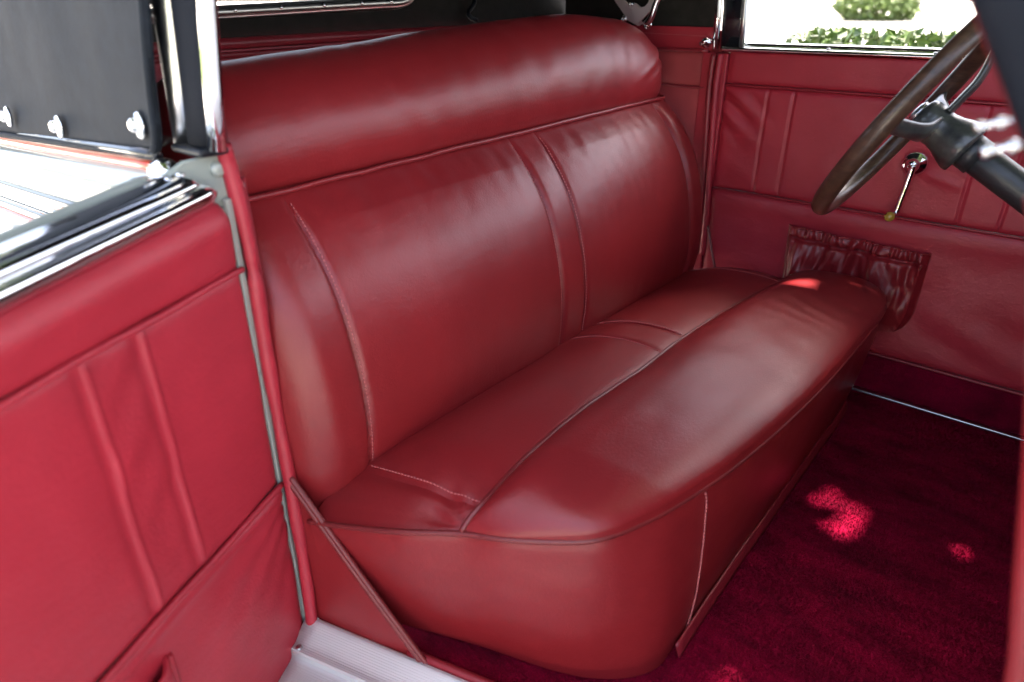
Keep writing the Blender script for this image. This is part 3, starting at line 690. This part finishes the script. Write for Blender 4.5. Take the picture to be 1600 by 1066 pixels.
tube('elastic_seam', [fpk(.01 + .98 * k / 120, .868) + Vector((0, -.001, 0)) for k in range(121)], .0018, 'welt', pk2, 6)
# window crank
ck = lathe('window_crank', (-.313, 1.948, .644), (0, -1, 0), [(0, .030), (.005, .031), (.010, .029), (.016, .022), (.020, .015), (.026, .0125), (.034, .012), (.038, .009), (.039, .003)], 'chrome', fd, 36)
tube('crank_arm', [(-.310, 1.912, .646), (-.3105, 1.910, .630), (-.313, 1.908, .60), (-.317, 1.904, .555), (-.319, 1.902, .533), (-.321, 1.898, .525), (-.326, 1.888, .522)], lambda t: .0092 - .0022 * sst(0, .5, t), 'chrome', ck, 14, 40)
lathe('crank_knob', (-.324, 1.892, .521), (-.35, -1, 0), [(0, .006), (.003, .010), (.010, .0125), (.016, .0115), (.021, .008), (.023, .003)], 'brass', ck, 20)

# ------------------------------------------------------------------ steering wheel
WC = Vector((-.251, 1.4255, .8285)); CA = Vector((.860, 0, -.510)).normalized(); WU = Vector((.510, 0, .860)).normalized(); WY = Vector((0, 1, 0))
sw = thing('steering_wheel', 'brown wood-rimmed steering wheel on a black column before the seat', 'steering wheel', WC)
RR = .215
def ring(a, r=RR, h=0): return WC + (WU * math.cos(a) + WY * math.sin(a)) * r + CA * h
rim = tube('rim', [ring(2 * math.pi * k / 120) for k in range(120)], .0168, 'wood', sw, 16, None, True)
hubc = WC + CA * .055
hub = lathe('hub', WC + CA * .010, CA, [(0, .022), (.004, .031), (.014, .034), (.03, .033), (.045, .032), (.06, .035), (.075, .041), (.092, .046), (.100, .044), (.101, .03)], 'hub', sw, 32)
for a in (-math.pi / 2, .15, math.pi / 2):
    def spoke(u, v):
        q = crom([(.030, .045), (.07, .046), (.12, .034), (.170, .012), (RR - .004, .002)], v) if False else None
        r_ = .03 + (RR - .034) * v; h_ = .044 - .042 * sst(.25, 1, v); wd = .024 - .009 * sst(.0, .6, v) + .006 * sst(.75, 1, v)
        ang = 2 * math.pi * u; side = WU * -math.sin(a) + WY * math.cos(a)
        return ring(a, r_, h_) + side * wd * math.cos(ang) + CA * .007 * math.sin(ang)
    link('spoke', *grid(spoke, 16, 24), 'hub', sw)
lathe('horn_button', WC + CA * .012, -CA, [(0, .022), (.006, .022), (.010, .016), (.012, .006)], 'steel', sw, 24)
tube('column', [WC + CA * (.09 + .1 * k) for k in range(7)], .0275, 'column', sw, 24)
tube('column_collar', [WC + CA * .105, WC + CA * .135], .031, 'column', sw, 24)

# ------------------------------------------------------------------ outdoors: hedge, bushes, stones, shade tree
def leaf_mesh(pts, size, rnd, up=.5, clear=None):
    vs = []; fs = []
    for c in pts:
        c = Vector(c); d = Vector((rnd.gauss(0, 1), rnd.gauss(0, 1), rnd.gauss(0, 1) + up)).normalized(); x = d.orthogonal().normalized()
        x = Matrix.Rotation(rnd.random() * 6.3, 3, d) @ x; y = d.cross(x); s = size * rnd.uniform(.7, 1.3); o_ = len(vs)
        if clear and not all(clear(c + x * s * k) for k in (-.85, -.4, 0, .4, .85)): continue
        vs += [c - x * s, c - x * s * .1 + y * s * .5 + d * s * .12, c + x * s, c - x * s * .1 - y * s * .5 + d * s * .12, c - x * s * .0]
        fs += [(o_, o_ + 4, o_ + 1), (o_ + 4, o_ + 2, o_ + 1), (o_, o_ + 3, o_ + 4), (o_ + 4, o_ + 3, o_ + 2)]
    return vs, fs
rnd = random.Random(3)
hd = thing('hedge', 'low leafy green hedge just outside the far window', 'hedge', (-.2, 3.3, -.45))
pts = []
for _ in range(9000):
    x = rnd.uniform(-1.15, 1.4); y = rnd.uniform(3.0, 3.6)
    ztop = .875 + .03 * nz((x * 1.2, y, 0), 5, 2) + .012 * (x + 1.1) - .15 * math.exp(-((x + 1.2) / .08) ** 2)
    z = ztop - (rnd.random() ** 1.6) * .9; pts.append((x, y, z))
link('foliage', *leaf_mesh(pts, .030, rnd, .6), 'leaf', hd, False)
for k in range(10):
    x = -1.0 + .26 * k; tube('stem', [(x, 3.3, -.47), (x + .03, 3.28, 0), (x - .02, 3.32, .5)], .012, 'bark', hd, 6)
def bush(label, c, rx, rz):
    b = thing('round_bush', label, 'bush', c, 'bushes across the drive')
    ps = []
    for _ in range(2600):
        d = Vector((rnd.gauss(0, 1), rnd.gauss(0, 1), rnd.gauss(0, 1))).normalized() * rnd.uniform(.7, 1.0)
        k = 1 + .18 * nz(d, 2.5, c[0]); ps.append((c[0] + d.x * rx * k, c[1] + d.y * rx * .8 * k, c[2] + rz * .45 + d.z * rz * .55 * k))
    link('foliage', *leaf_mesh(ps, .11, rnd), 'leaf2', b, False)
    for q in range(3): tube('stem', [(c[0] + .1 * q, c[1], c[2] - .1), (c[0] + .2 * q - .2, c[1], c[2] + rz * .5)], .04, 'bark', b, 6)
bush('wide rounded green bush across the drive, left one in the window', (-7.35, 30, gz(0, 30)), 1.55, .95)
bush('smaller rounded green bush by the steering wheel top, far across the drive', (-1.15, 30, gz(0, 30)), 1.15, .95)
for k, (x0, x1, y0, y1) in enumerate(((-14, 6, 30.8, 33),)):
    lw = link('lawn', *grid(lambda u, v: Vector((x0 + (x1 - x0) * u, y0 + (y1 - y0) * v, gz(0, y0 + (y1 - y0) * v) + .012)), 10, 10), 'grass'); lw['kind'] = 'structure'

lw = link('lawn', *grid(lambda u, v: Vector((-30 + 60 * u, -16 + 10 * v, gz(0, -10) + .012)), 10, 10), 'grass'); lw['kind'] = 'structure'  # unseen grass on the camera side, added for green reflections in the chrome

# shade tree beside the camera: the car stands in its shadow, a few gaps let sun flecks through
tree = thing('shade_tree', 'broad leafy shade tree standing beside the car', 'tree', (3.4, -2.6, -.45))
tube('trunk', [(3.4, -2.6, -.6), (3.35, -2.5, 1.0), (3.0, -1.9, 2.4), (2.0, -.6, 3.4), (.9, .8, 4.2)], lambda t: .22 - .14 * t, 'bark', tree, 12, 30)
for e in ((-1.6, 2.2, 4.4), (2.2, 2.0, 4.3), (.2, -.4, 4.3), (-2.0, .6, 4.4)):
    tube('branch', [(2.0, -.6, 3.4), ((2 + e[0]) / 2, (e[1] - .6) / 2, 4.0), e], lambda t: .07 - .055 * t, 'bark', tree, 8, 16)
GAPS = [((-.180, 1.298, 0), .018), ((-.135, 1.285, 0), .008), ((-.130, 1.395, 0), .012), ((-.10, 1.385, 0), .006),
        ((.010, 1.40, 0), .020), ((.045, 1.39, 0), .022), ((.075, 1.372, 0), .022), ((-.46, 1.675, .36), .014), ((-.505, 1.635, .36), .010), ((-.285, 1.565, .345), .009), ((-.305, 1.61, .35), .010)]
GAPS = [(Vector(p), r) for p, r in GAPS]
def clear(p):
    for g, r in GAPS:
        q = p - g; q = q - SUN * q.dot(SUN)
        if q.length < r + .013: return False
    return True
cc = Vector((1.7, 1.6, 4.4)); ps = []
while len(ps) < 26000:
    d = Vector((rnd.uniform(-1, 1), rnd.uniform(-1, 1), rnd.uniform(-1, 1)))
    if d.length < 1: ps.append(cc + Vector((d.x * 5.6, d.y * 3.0, d.z * .9)))
link('crown', *leaf_mesh(ps, .11, rnd, 1.5, clear), 'leaf3', tree, False)
